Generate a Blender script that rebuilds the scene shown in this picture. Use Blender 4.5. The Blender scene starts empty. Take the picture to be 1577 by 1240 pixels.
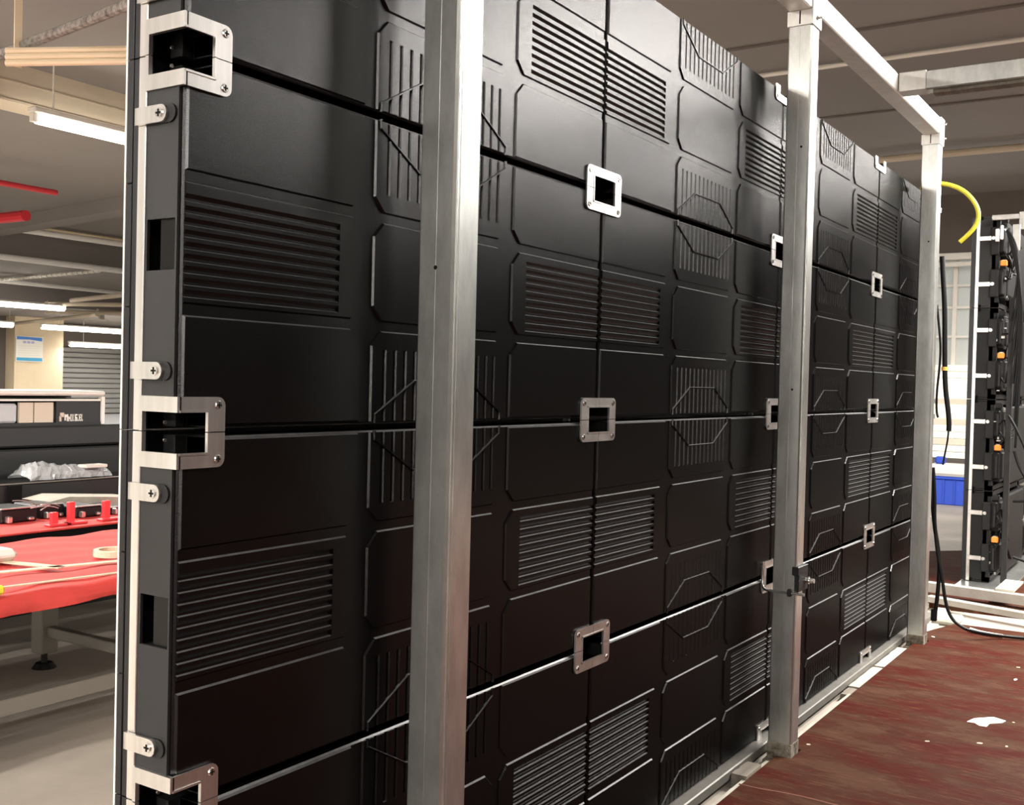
import bpy, bmesh, math, random
from mathutils import Vector, Matrix
random.seed(7)
S = bpy.context.scene; COL = S.collection
ZO = 1.05                      # height of the second seam of the screen above the concrete floor
# ------------------------------------------------------------------ camera
F, CX, CY = 1657.9, 788.5, 620.0
YAW, PIT, ROL = .5756, -.0187, .0248
CAMP = Vector((1.1306, -.9402, .0772 + ZO))
fw = Vector((-math.sin(YAW)*math.cos(PIT), math.cos(YAW)*math.cos(PIT), math.sin(PIT)))
r0 = Vector((math.cos(YAW), math.sin(YAW), 0)); u0 = r0.cross(fw)
rt = r0*math.cos(ROL) + u0*math.sin(ROL); up = -r0*math.sin(ROL) + u0*math.cos(ROL)
cd = bpy.data.cameras.new('camera'); cam = bpy.data.objects.new('camera', cd); COL.objects.link(cam)
cd.sensor_width = 36; cd.lens = F/1577*36; cd.clip_start = .02; cd.clip_end = 200
M = Matrix((rt, up, -fw)).transposed().to_4x4(); M.translation = CAMP
cam.matrix_world = M; S.camera = cam
# ------------------------------------------------------------------ world, exposure
w = bpy.data.worlds.new('world'); S.world = w; w.use_nodes = True
w.node_tree.nodes['Background'].inputs[0].default_value = (.95, .95, 1, 1)
w.node_tree.nodes['Background'].inputs[1].default_value = .035
S.view_settings.view_transform = 'Standard'; S.view_settings.look = 'None'
S.view_settings.gamma = 1; S.view_settings.use_curve_mapping = False
S.view_settings.exposure = 0.0
LAMP_W = 62.0; TUBE_E = 14.0

def P(px, py, ax, v):
    """measured point: where the sight line of a photograph point meets the plane ax = v (z counted from the second seam)"""
    d = fw + rt*((px-CX)/F) - up*((py-CY)/F); i = 'xyz'.index(ax)
    if ax == 'z': v = v + ZO
    return CAMP + d*((v-CAMP[i])/d[i])

# ------------------------------------------------------------------ materials
def mat(name, col, rough=.5, metal=0, noise=0, nscale=8, col2=None, bump=0, bscale=60, emit=0, alpha=1, stretch=None, spec=None, coat=0, trans=0):
    m = bpy.data.materials.new(name); m.use_nodes = True; nt = m.node_tree; N = nt.nodes; L = nt.links
    b = N['Principled BSDF']; c = tuple(col)+(1,)
    b.inputs['Base Color'].default_value = c; b.inputs['Roughness'].default_value = rough; b.inputs['Metallic'].default_value = metal
    if spec is not None: b.inputs['Specular IOR Level'].default_value = spec
    if trans: b.inputs['Transmission Weight'].default_value = trans
    if alpha < 1: b.inputs['Alpha'].default_value = alpha
    if emit:
        b.inputs['Emission Color'].default_value = c; b.inputs['Emission Strength'].default_value = emit
    if noise or bump:
        tc = N.new('ShaderNodeTexCoord'); mp = N.new('ShaderNodeMapping'); L.new(tc.outputs['Object'], mp.inputs[0])
        if stretch: mp.inputs['Scale'].default_value = stretch
    if noise:
        n = N.new('ShaderNodeTexNoise'); n.inputs['Scale'].default_value = nscale; n.inputs['Detail'].default_value = 6; n.inputs['Roughness'].default_value = .65
        L.new(mp.outputs[0], n.inputs['Vector'])
        rp = N.new('ShaderNodeValToRGB'); rp.color_ramp.elements[0].position = .35; rp.color_ramp.elements[1].position = .68
        c2 = col2 or tuple(x*(1-noise) for x in col)
        rp.color_ramp.elements[0].color = tuple(c2)+(1,); rp.color_ramp.elements[1].color = c
        L.new(n.outputs['Fac'], rp.inputs[0]); L.new(rp.outputs[0], b.inputs['Base Color'])
    if bump:
        n2 = N.new('ShaderNodeTexNoise'); n2.inputs['Scale'].default_value = bscale; n2.inputs['Detail'].default_value = 3
        L.new(mp.outputs[0], n2.inputs['Vector'])
        bp = N.new('ShaderNodeBump'); bp.inputs['Strength'].default_value = bump; bp.inputs['Distance'].default_value = .001
        L.new(n2.outputs['Fac'], bp.inputs['Height']); L.new(bp.outputs[0], b.inputs['Normal'])
    return m
def galv(name, c1, c2, rough=.3, metal=.92):
    m = mat(name, c1, rough, metal, bump=.08, bscale=150); nt = m.node_tree; N = nt.nodes; L = nt.links; b = N['Principled BSDF']
    tc = N.new('ShaderNodeTexCoord'); v = N.new('ShaderNodeTexNoise'); v.inputs['Scale'].default_value = 26; v.inputs['Detail'].default_value = 7; v.inputs['Roughness'].default_value = .7
    n = N.new('ShaderNodeTexNoise'); n.inputs['Scale'].default_value = 4; n.inputs['Detail'].default_value = 4
    mp = N.new('ShaderNodeMapping'); mp.inputs['Scale'].default_value = (1, 1, .35); L.new(tc.outputs['Object'], mp.inputs[0])
    L.new(mp.outputs[0], v.inputs['Vector']); L.new(mp.outputs[0], n.inputs['Vector'])
    mx = N.new('ShaderNodeMath'); mx.operation = 'ADD'; L.new(v.outputs['Fac'], mx.inputs[0]); L.new(n.outputs['Fac'], mx.inputs[1])
    rp = N.new('ShaderNodeValToRGB'); rp.color_ramp.elements[0].position = .75; rp.color_ramp.elements[1].position = 1.2
    rp.color_ramp.elements[0].color = tuple(c2)+(1,); rp.color_ramp.elements[1].color = tuple(c1)+(1,); rp.color_ramp.elements[1].position = 1.0
    h = N.new('ShaderNodeMath'); h.operation = 'MULTIPLY'; h.inputs[1].default_value = .8; L.new(mx.outputs[0], h.inputs[0])
    rp.color_ramp.elements[0].position = .6; rp.color_ramp.elements[1].position = .98
    L.new(h.outputs[0], rp.inputs[0]); L.new(rp.outputs[0], b.inputs['Base Color'])
    return m
def redfloor():
    m = mat('red_worn_paint', (.08, .01, .01), .7, spec=.05, bump=.25, bscale=18); nt = m.node_tree; N = nt.nodes; L = nt.links; b = N['Principled BSDF']
    tc = N.new('ShaderNodeTexCoord')
    def nz(scale, st, det=6, rot=0):
        mp = N.new('ShaderNodeMapping'); mp.inputs['Scale'].default_value = st; mp.inputs['Rotation'].default_value = (0, 0, rot)
        L.new(tc.outputs['Object'], mp.inputs[0]); n = N.new('ShaderNodeTexNoise'); n.inputs['Scale'].default_value = scale
        n.inputs['Detail'].default_value = det; n.inputs['Roughness'].default_value = .68; L.new(mp.outputs[0], n.inputs['Vector']); return n
    def ramp(n, stops):
        rp = N.new('ShaderNodeValToRGB'); e = rp.color_ramp.elements
        e[0].position, e[0].color = stops[0][0], stops[0][1]+(1,); e[1].position, e[1].color = stops[-1][0], stops[-1][1]+(1,)
        for p_, c_ in stops[1:-1]:
            x = e.new(p_); x.color = c_+(1,)
        L.new(n.outputs['Fac'], rp.inputs[0]); return rp
    a = ramp(nz(3.4, (1, 2.2, 1), 9, .5), [(.4, (.048, .006, .003)), (.47, (.05, .012, .006)), (.53, (.046, .016, .0085)), (.6, (.062, .028, .016))])
    s = ramp(nz(14, (1, 12, 1), 6, .9), [(.55, (0, 0, 0)), (.66, (1, 1, 1))])
    mx = N.new('ShaderNodeMixRGB'); mx.inputs[2].default_value = (.12, .05, .028, 1)
    f = N.new('ShaderNodeMath'); f.operation = 'MULTIPLY'; f.inputs[1].default_value = .75; L.new(s.outputs[0], f.inputs[0])
    L.new(f.outputs[0], mx.inputs[0]); L.new(a.outputs[0], mx.inputs[1])
    s2 = ramp(nz(3.3, (1, 1.4, 1), 8, 2.2), [(.6, (0, 0, 0)), (.7, (1, 1, 1))])
    mx2 = N.new('ShaderNodeMixRGB'); mx2.inputs[2].default_value = (.034, .0035, .0025, 1)
    f2 = N.new('ShaderNodeMath'); f2.operation = 'MULTIPLY'; f2.inputs[1].default_value = .6; L.new(s2.outputs[0], f2.inputs[0])
    L.new(f2.outputs[0], mx2.inputs[0]); L.new(mx.outputs[0], mx2.inputs[1])
    L.new(mx2.outputs[0], b.inputs['Base Color'])
    return m
def coat():
    m = mat('black_powder_coat', (.0012, .0012, .0013), .3, bump=.25, bscale=900); nt = m.node_tree; N = nt.nodes; L = nt.links
    b = N['Principled BSDF']; out = N['Material Output']; nl = [l for l in nt.links if l.to_node == b and l.to_socket.name == 'Normal'][0].from_socket
    d = N.new('ShaderNodeBsdfDiffuse'); d.inputs['Color'].default_value = (.0014, .0014, .0015, 1)
    g = N.new('ShaderNodeBsdfGlossy'); g.inputs['Roughness'].default_value = COAT_R; L.new(nl, g.inputs['Normal'])
    lw = N.new('ShaderNodeLayerWeight'); lw.inputs[0].default_value = .5
    p = N.new('ShaderNodeMath'); p.operation = 'POWER'; p.inputs[1].default_value = 12; L.new(lw.outputs['Facing'], p.inputs[0])
    q = N.new('ShaderNodeMath'); q.operation = 'MULTIPLY_ADD'; q.inputs[1].default_value = .8; q.inputs[2].default_value = COAT_G; L.new(p.outputs[0], q.inputs[0])
    L.new(q.outputs[0], g.inputs['Color'])
    a = N.new('ShaderNodeAddShader'); L.new(d.outputs[0], a.inputs[0]); L.new(g.outputs[0], a.inputs[1]); L.new(a.outputs[0], out.inputs['Surface']); N.remove(b)
    return m
COAT_R, COAT_G = .225, .036
MT = dict(
 cover=coat(), edge=mat('painted_edge_highlight', (.115, .115, .115), .35, .2, noise=.4, nscale=60),  # edge: paler colour standing in for lamp glints on the ribs
 shell=mat('black_shell', (.005, .005, .005), .5, spec=.25),
 pit=mat('black_recess', (.003, .003, .003), .8, spec=.2),
 side=mat('grey_side_paint', (.016, .0155, .015), .6, spec=.3, bump=.15, bscale=700),
 alu=mat('brushed_aluminium', (.88, .86, .83), .28, .95, noise=.25, nscale=30, stretch=(1, 1, .05)),
 alu2=mat('satin_aluminium_plate', (.55, .535, .51), .34, .9, noise=.3, nscale=14),
 screw=mat('steel_screw', (.8, .8, .78), .25, 1),
 module=mat('black_plastic', (.007, .007, .008), .35, spec=.35),
 white=mat('white_edge', (.75, .72, .66), .5),
 galv=galv('galvanised_steel', (.72, .73, .7), (.46, .475, .455)),
 sillsteel=mat('dull_sill_steel', (.2, .19, .17), .5, .5, noise=.2, nscale=20),
 railsteel=mat('pale_rail_steel', (.42, .39, .34), .5, .2, noise=.25, nscale=6),
 galv2=galv('galvanised_bright', (.85, .84, .8), (.68, .68, .64), .4, .6),
 dirt=mat('rusty_dirty_steel', (.3, .27, .21), .8, .2, noise=.8, nscale=38, col2=(.05, .035, .02)),
 rubber=mat('black_rubber', (.006, .006, .006), .5, spec=.3),
 red=redfloor(),
 crease=mat('rubbed_red_crease', (.22, .1, .07), .7),
 concrete=mat('concrete', (.42, .375, .32), .55, noise=.28, nscale=1.3, bump=.1, bscale=20),
 ceil=mat('grey_ceiling_paint', (.235, .215, .205), .85, noise=.1, nscale=.6),
 wall=mat('taupe_wall_paint', (.13, .11, .098), .85, noise=.12, nscale=.8),
 lightwall=mat('light_grey_wall_paint', (.68, .68, .65), .8),
 darkwall=mat('dark_wall_paint', (.05, .047, .045), .9),
 cream=mat('cream_paint', (.72, .6, .42), .7, noise=.06, nscale=3),
 creamy=mat('cream_painted_steel', (.55, .47, .36), .6, noise=.08, nscale=2),
 shutter=mat('grey_shutter', (.4, .4, .39), .5, .3),
 redcloth=mat('red_cloth', (.66, .055, .045), .75, noise=.25, nscale=7, bump=.5, bscale=14),
 redblock=mat('red_plastic', (.7, .04, .05), .4),
 redpipe=mat('red_pipe_paint', (.5, .02, .03), .4),
 pale=mat('pale_strip', (.75, .62, .45), .7, noise=.15, nscale=12),
 gloss=mat('white_gloss_pipe_paint', (.95, .94, .92), .3),
 paper=mat('white_paper', (.8, .78, .72), .8),
 foam=mat('dirty_white_board', (.45, .42, .35), .8, noise=.25, nscale=9),
 wood=mat('grey_wood', (.22, .19, .15), .8, noise=.5, nscale=30, stretch=(1, .1, 1)),
 legs=mat('grey_painted_leg', (.2, .185, .16), .5),
 case=mat('black_case', (.013, .014, .014), .55),
 plastic=mat('clear_plastic_film', (.75, .78, .8), .12, trans=.0, alpha=.55, bump=.8, bscale=60),
 blue=mat('blue_plastic', (.02, .07, .5), .45),
 bluep=mat('blue_print', (.05, .2, .6), .6), lilac=mat('lilac_print', (.4, .42, .65), .7), tealp=mat('teal_print', (.05, .35, .6), .6), greyp=mat('pale_grey_print', (.66, .66, .6), .7),
 yellow=mat('yellow_cable', (.85, .75, .05), .4), orange=mat('orange_plastic', (.9, .25, .03), .5), amber=mat('amber_band', (.95, .5, .1), .5),
 black=mat('black_cable', (.003, .003, .003), .45, spec=.25),
 tube=mat('lit_tube', (1, .93, .82), .5, emit=TUBE_E),
 day=mat('daylight_glass', (1, .97, .9), .3, emit=2.0),
 blind=mat('glowing_blind', (.85, .8, .7), .7, emit=.45), blind2=mat('glowing_dirty_blind', (.6, .52, .42), .7, emit=.35),  # slats emit a little, in place of daylight coming through them
 glass2=mat('dim_glass', (.4, .42, .4), .3, emit=.4),
 cardboard=mat('beige_card', (.6, .52, .42), .8),
 insul=mat('dark_pipe_wrap', (.06, .055, .05), .8, noise=.6, nscale=40, col2=(.3, .28, .25)),
)

# ------------------------------------------------------------------ helpers
def link(o, parent=None):
    COL.objects.link(o)
    if parent: o.parent = parent
    return o
def mesh(name, bm, m):
    me = bpy.data.meshes.new(name); bmesh.ops.recalc_face_normals(bm, faces=bm.faces[:]); bm.to_mesh(me); bm.free(); me.materials.append(MT[m]); return me
def obj(name, me, parent=None, loc=(0, 0, 0)):
    o = bpy.data.objects.new(name, me); o.location = loc; return link(o, parent)
def tag(o, label=None, cat=None, group=None, kind=None):
    for k, v in (('label', label), ('category', cat), ('group', group), ('kind', kind)):
        if v: o[k] = v
    return o
def empty(name, loc, label, cat, group=None, rz=0):
    o = bpy.data.objects.new(name, None); o.location = loc; o.rotation_euler = (0, 0, rz); o.empty_display_size = .1; link(o); return tag(o, label, cat, group)
def box(bm, a, b, bev=0):
    a, b = [min(x, y) for x, y in zip(a, b)], [max(x, y) for x, y in zip(a, b)]
    vs = [bm.verts.new((x, y, z)) for x in (a[0], b[0]) for y in (a[1], b[1]) for z in (a[2], b[2])]
    fs = [bm.faces.new([vs[i] for i in q]) for q in ((0, 1, 3, 2), (4, 6, 7, 5), (0, 4, 5, 1), (2, 3, 7, 6), (0, 2, 6, 4), (1, 5, 7, 3))]
    if bev: bmesh.ops.bevel(bm, geom=list({e for f in fs for e in f.edges}), offset=bev, segments=1, affect='EDGES')
def boxes(*bs, bev=0):
    bm = bmesh.new()
    for a, b in bs: box(bm, a, b, bev)
    return bm
def cyl(bm, a, b, r, seg=10, r2=None):
    a, b = Vector(a), Vector(b); d = (b-a).normalized(); t = d.orthogonal().normalized(); s = d.cross(t); r2 = r if r2 is None else r2
    A = [bm.verts.new(a+(t*math.cos(k*math.tau/seg)+s*math.sin(k*math.tau/seg))*r) for k in range(seg)]
    B = [bm.verts.new(b+(t*math.cos(k*math.tau/seg)+s*math.sin(k*math.tau/seg))*r2) for k in range(seg)]
    for k in range(seg): bm.faces.new((A[k], A[(k+1) % seg], B[(k+1) % seg], B[k]))
    bm.faces.new(A[::-1]); bm.faces.new(B)
def cyls(*cs, seg=10):
    bm = bmesh.new()
    for a, b, r in cs: cyl(bm, a, b, r, seg)
    return bm
def prism(bm, pts, axis, lo, hi):
    """extrude a 2-D outline; axis 'x': pts=(y,z), 'z': pts=(x,y), 'y': pts=(x,z)"""
    f = {'x': lambda p, h: (h, p[0], p[1]), 'z': lambda p, h: (p[0], p[1], h), 'y': lambda p, h: (p[0], h, p[1])}[axis]
    A = [bm.verts.new(f(p, lo)) for p in pts]; B = [bm.verts.new(f(p, hi)) for p in pts]; n = len(pts)
    for k in range(n): bm.faces.new((A[k], A[(k+1) % n], B[(k+1) % n], B[k]))
    bm.faces.new(A[::-1]); bm.faces.new(B)
def curve(name, pts, r, m, parent=None, taper=None):
    cu = bpy.data.curves.new(name, 'CURVE'); cu.dimensions = '3D'; cu.bevel_depth = r; cu.bevel_resolution = 2; cu.resolution_u = 6; cu.use_fill_caps = True
    sp = cu.splines.new('NURBS'); sp.points.add(len(pts)-1); sp.use_endpoint_u = True; sp.order_u = 3
    for q, p in zip(sp.points, pts): q.co = (*p, 1)
    t = bpy.data.objects.new('t', cu); COL.objects.link(t); bpy.context.view_layer.update()
    me = bpy.data.meshes.new_from_object(t.evaluated_get(bpy.context.evaluated_depsgraph_get())); me.name = name
    bpy.data.objects.remove(t); bpy.data.curves.remove(cu)
    me.materials.clear(); me.materials.append(MT[m])
    for p_ in me.polygons: p_.use_smooth = True
    return obj(name, me, parent)
def simple(name, bm, m, label, cat, group=None, loc=(0, 0, 0)):
    return tag(obj(name, mesh(name, bm, m), None, loc), label, cat, group)
def structure(name, bm, m, parent=None):
    o = obj(name, mesh(name, bm, m), parent)
    if not parent: o['kind'] = 'structure'
    return o

# ------------------------------------------------------------------ the room
HC = 2.15 + ZO                                                   # ceiling height
structure('floor', boxes(((-30, -8, -.1), (9, 34, 0))), 'concrete')
structure('ceiling', boxes(((-30, -8, HC), (9, 34, HC+.1))), 'ceil')
wf = structure('wall_far', boxes(((-12, 11, 0), (-1.42, 11.2, HC)), ((-.86, 11, 0), (9, 11.2, HC)), ((-1.42, 11, 0), (-.86, 11.2, ZO-.62)), ((-1.42, 11, ZO+1.5), (-.86, 11.2, HC))), 'wall')
structure('wall_left', boxes(((-24.3, 8, 0), (-24.1, 34, HC))), 'wall')
structure('wall_near', boxes(((-14, -6.4, 0), (9, -6.2, HC))), 'lightwall')  # unseen wall behind the camera, added pale for the posts to reflect
structure('wall_right', boxes(((8.8, -8, 0), (9, 11.2, HC))), 'darkwall')
# ceiling beams
def along(name, x0, x1, z0, z1, m, y0=-2, y1=22): return structure(name, boxes(((x0, y0, z0+ZO), (x1, y1, z1+ZO))), m)
along('trim_2', -17.7, -13.72, 1.73, 2.15, 'ceil')               # dropped slab
along('trim_3', -24.1, -17.7, 1.32, 2.15, 'ceil')
bmx = bmesh.new(); box(bmx, (-5.98, -1, 1.90+ZO), (-5.72, 10, 2.15+ZO)); box(bmx, (-5.725, -1, 2.02+ZO), (-5.712, 10, 2.03+ZO)); box(bmx, (-5.98, -1, 1.885+ZO), (-5.70, 10, 1.90+ZO))
structure('trim_4', bmx, 'creamy')
a = P(20, 333, 'z', 2.15); b = P(190, 301, 'z', 2.15)
bm = bmesh.new(); d_ = (b-a).normalized(); n_ = Vector((-d_.y, d_.x, 0))*.3
prism(bm, [tuple((a-d_*1.5).xy), tuple((b+d_*4).xy), tuple((b+d_*4+n_).xy), tuple((a-d_*1.5+n_).xy)], 'z', HC-.16, HC)
structure('trim_5', bm, 'ceil')
for k, (y, x0, x1) in enumerate(((3.1, .2, 8), (4.2, .2, 8), (5.3, .2, 8), (7.2, .2, 8))):
    structure('trim_%d' % (6+k), boxes(((x0-2.5, y, HC-.012), (x1, y+.03, HC-.001))), 'wall')
structure('trim_10', boxes(((.45, -2, HC-.22), (1.1, 8.3, HC))), 'ceil')
# painted ceiling joints and pipes on our side
simple('ceiling_pipe', cyls(((-1.6, 8.6, HC-.07), (6, 8.6, HC-.07), .03)), 'creamy', 'thin pale pipe running under the ceiling near the far wall', 'pipe')
simple('ceiling_conduit', cyls(((-1.6, 5.85, HC-.03), (4, 5.85, HC-.03), .014)), 'white', 'thin white conduit crossing the ceiling above the middle galvanised post', 'pipe')

# ---- column, poster, shutter
c0 = P(22, 560, 'x', -22).y; c1 = P(97, 560, 'x', -22).y
structure('trim_11', boxes(((-22.8, c0, 0), (-22, c1, 1.32+ZO))), 'cream')
structure('wall_back', boxes(((-22.5, 5, 0), (-22.35, c0, 1.32+ZO))), 'wall')
pa, pb = P(24, 517, 'x', -21.99), P(65, 558, 'x', -21.99)
po = empty('wall_poster', (-21.98, pa.y, pb.z), 'white poster with blue bands at top and bottom on the cream column', 'poster')
PW, PH = pb.y-pa.y, pa.z-pb.z
obj('sheet', mesh('sheet', boxes(((0, 0, 0), (.01, PW, PH))), 'paper'), po)
bm = bmesh.new(); prism(bm, [(.03*PW, .98*PH), (.96*PW, .96*PH), (.96*PW, .82*PH), (.5*PW, .87*PH), (.03*PW, .86*PH)], 'x', .01, .014); obj('printed_band', mesh('printed_band', bm, 'bluep'), po)
bm = bmesh.new(); prism(bm, [(.03*PW, .16*PH), (.97*PW, .16*PH), (.98*PW, .03*PH), (.03*PW, .04*PH)], 'x', .01, .014); obj('printed_band', mesh('printed_band', bm, 'tealp'), po)
bm = boxes(*[((.01, (.26+.15*k)*PW, .72*PH), (.014, (.37+.15*k)*PW, .81*PH)) for k in range(3)]); obj('heading', mesh('heading', bm, 'lilac'), po)
bm = boxes(*[((.01, .08*PW, (.25+.09*k)*PH), (.013, (.9-.1*(k % 2))*PW, (.265+.09*k)*PH)) for k in range(5)]); obj('print_lines', mesh('print_lines', bm, 'greyp'), po)
sh = empty('roller_shutter', (-24, 14.2, 0), 'grey corrugated roller shutter behind the cream column', 'shutter')
sl = mesh('slat', boxes(((0, 0, 0), (.05, 5.5, .12)), bev=.02), 'shutter')
for k in range(13): obj('slat', sl, sh, (0, 0, .02+k*.135))
obj('box_cover', mesh('box_cover', boxes(((0, 0, 1.78), (.3, 5.5, 2.2))), 'wall'), sh)
obj('backing', mesh('backing', boxes(((-.06, 0, 0), (-.02, 5.5, 1.8))), 'wall'), sh)
q = P(0, 567, 'x', -21.9); q2 = P(8, 598, 'x', -21.9)
simple('notice_board', boxes(((-22.34, q.y-.8, q2.z), (-22.3, q2.y, q.z))), 'paper', 'white board fixed on the brown wall left of the cream column', 'board')

# ------------------------------------------------------------------ lights
def tube_light(loc, ln, label, group='tube lights under the ceiling', power=LAMP_W, hang=.12, r=.022, two=False, col=(1, .945, .875)):
    t = empty('tube_light', loc, label, 'lamp', group)
    obj('housing', mesh('housing', boxes(((-.045, -ln/2-.04, .035), (.045, ln/2+.04, .075)), bev=.008), 'white'), t)
    bm = bmesh.new(); cyl(bm, (0, -ln/2, 0), (0, ln/2, 0), r, 12); obj('tube', mesh('tube', bm, 'tube'), t)
    for s in (-1, 1): obj('socket', mesh('socket', boxes(((-.025, s*(ln/2+.02)-.018, -.025), (.025, s*(ln/2+.02)+.018, .04)), bev=.004), 'white'), t)
    if hang:
        for s in (-.4, .4): obj('hanger', mesh('hanger', cyls(((0, s*ln, .075), (0, s*ln, hang), .006), seg=6), 'white'), t)
    if power:
        l = bpy.data.lights.new('lamp', 'AREA'); l.shape = 'RECTANGLE'; l.size = .08; l.size_y = ln; l.energy = power; l.color = col
        o = bpy.data.objects.new('lamp', l); o.location = (0, 0, -r-.012); link(o, t)
    return t
a, b = P(52, 182, 'z', 1.75), P(193, 224, 'z', 1.75)
tube_light((a.x, a.y+.62, 1.75+ZO), 1.2, 'bright tube light just left of the screen, under the cream beam', hang=.4, power=140, r=.034)
for y, wd in ((-1.6, 'first'), (.9, 'second'), (6.6, 'last')): tube_light((a.x, y, 1.75+ZO), 1.2, '%s hidden tube light in line with the bright one by the screen' % wd, hang=.4, power=200)
for i, (px, py, z, ln, lab) in enumerate(((5, 468, 1.2, 3.2, 'long tube light far back, at the left edge of the photo'), (65, 503, 1.02, 4.2, 'long tube light in front of the top of the cream column'), (108, 530, .73, 3.6, 'tube light in front of the roller shutter'), (-20, 498, 1.02, .55, 'short tube light at the left edge, beside the column'))):
    q = P(px, py, 'z', z)
    if i == 0: tube_light((q.x, q.y-ln/2+1.15, q.z), ln, lab, power=110, r=.05, hang=.12)
    else: tube_light((q.x, q.y+ln/2, q.z), ln, lab, power=75, r=.06, hang=1.32-z)
for x in (-9.8,):
    for y in (-1, 2.2): tube_light((x, y, 1.75+ZO), 2.4, '%s tube light of the second row, outside the picture' % ('nearer' if y < 0 else 'farther'), power=430, hang=.4)
tube_light((-1.8, .1, 1.93+ZO), 1.2, 'tube light above the red tables, outside the picture', power=42, hang=.22)
for k, (x, y, pw) in enumerate(((-2.2, -5.5, 380), (.2, -5.5, 380), (2.4, -5.5, 380), (2.15, -2.2, 45), (2.15, 1.0, 22), (1.4, 3.9, 125), (2.3, 3.9, 170), (1.4, 5.5, 140), (2.3, 5.5, 190), (1.4, 7.1, 110), (2.3, 7.1, 110), (1.5, 8.9, 80))):  # first three are unseen fill lamps, added to brighten the near wall
    tube_light((x, y, 1.93+ZO), 1.2, 'tube light above the aisle, outside the picture, number %s from the camera end' % ['one (added fill)', 'two (added fill)', 'three (added fill)', 'four', 'five', 'six', 'seven', 'eight', 'nine', 'ten', 'eleven', 'twelve'][k], group='tube lights above the aisle', power=pw, hang=.22, col=(1, .95, .9))
tube_light((-1.4, -2.6, 1.75+ZO), 1.2, 'tube light behind the camera, outside the picture', group='tube lights above the aisle', power=60, hang=.4, col=(1, .95, .89))
# daylight through the far window
l = bpy.data.lights.new('daylight', 'AREA'); l.shape = 'RECTANGLE'; l.size = .5; l.size_y = 2.0; l.energy = 22; l.color = (1, .97, .92)
o = bpy.data.objects.new('daylight', l); o.location = (-1.14, 10.85, ZO+.5); o.rotation_euler = (math.radians(-68), 0, 0); link(o)

# ------------------------------------------------------------------ the screen
W, H = 1.1471, .5
GY, GZ = .0052, .006                                              # half gaps between cabinets
XC, XT = -.0035, 0.0                                             # channel level, plateau level
E0, E1, V0, V1 = GY+.003, W-GY-.003, GZ+.003, H-GZ-.003
A0, A1, B0, B1 = .313*W, .336*W, .669*W, .691*W                 # columns of fields
VL, VM0, VM1, VH = .31*H, .34*H, .66*H, .69*H
CH, BV = .024, .0022
NY, NZ = .05, .029                                               # corner notches
def offset(pts, d):
    n = len(pts); out = []
    ar = sum(pts[i][0]*pts[(i+1) % n][1]-pts[(i+1) % n][0]*pts[i][1] for i in range(n)); sg = 1 if ar > 0 else -1
    for i in range(n):
        p, q, r = Vector(pts[i-1]), Vector(pts[i]), Vector(pts[(i+1) % n])
        e1 = (q-p).normalized(); e2 = (r-q).normalized(); n1 = Vector((-e1.y, e1.x))*sg; n2 = Vector((-e2.y, e2.x))*sg
        k = (n1+n2); k = k/max(k.dot(n1), .2); out.append((q.x+k.x*d, q.y+k.y*d))
    return out
def plateau(bm, pts, open_edge=None, x0=XC, x1=XT, bev=BV):
    """open_edge=(coord index, value): that side meets a grooved strip and keeps no slope"""
    inn = offset(pts, bev)
    if open_edge:
        i, v = open_edge
        inn = [((v if i == 0 else q[0]), (v if i == 1 else q[1])) if abs(p[i]-v) < 1e-6 else q for p, q in zip(pts, inn)]
    A = [bm.verts.new((x0, *p)) for p in pts]; B = [bm.verts.new((x1, *p)) for p in inn]; n = len(pts)
    for k in range(n):
        j = (k+1) % n
        if open_edge and abs(pts[k][open_edge[0]]-open_edge[1]) < 1e-6 and abs(pts[j][open_edge[0]]-open_edge[1]) < 1e-6: continue
        bm.faces.new((A[k], A[j], B[j], B[k]))
    bm.faces.new(B)
def strip(bm, prof, a, b, vert, capx=XC):
    """prof = list of (t, x); extruded between a and b; vert: t runs along y, else along z; grooves end in small walls at b"""
    def v(t, x, s): return (x, t, s) if vert else (x, s, t)
    A = [bm.verts.new(v(t, x, a)) for t, x in prof]; B = [bm.verts.new(v(t, x, b)) for t, x in prof]
    for k in range(len(prof)-1): bm.faces.new((A[k], A[k+1], B[k+1], B[k]))
    C0 = bm.verts.new(v(prof[0][0], -.012, a)); C1 = bm.verts.new(v(prof[-1][0], -.012, a)); bm.faces.new([C0]+A+[C1])
    for k in range(1, len(prof)-1):
        if prof[k][1] < XT-.002 and prof[k-1][1] >= XT-1e-6:
            j = k
            while prof[j][1] < XT-1e-6: j += 1
            bm.faces.new([bm.verts.new(v(t, x, b)) for t, x in prof[k-1:j+1]])
def highlight_edges(me):
    me.materials.append(MT['edge'])                              # lamp highlights painted as pale colour on the up-facing pressed edges
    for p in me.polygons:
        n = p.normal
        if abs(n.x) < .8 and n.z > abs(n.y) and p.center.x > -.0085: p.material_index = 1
    return me
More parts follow.
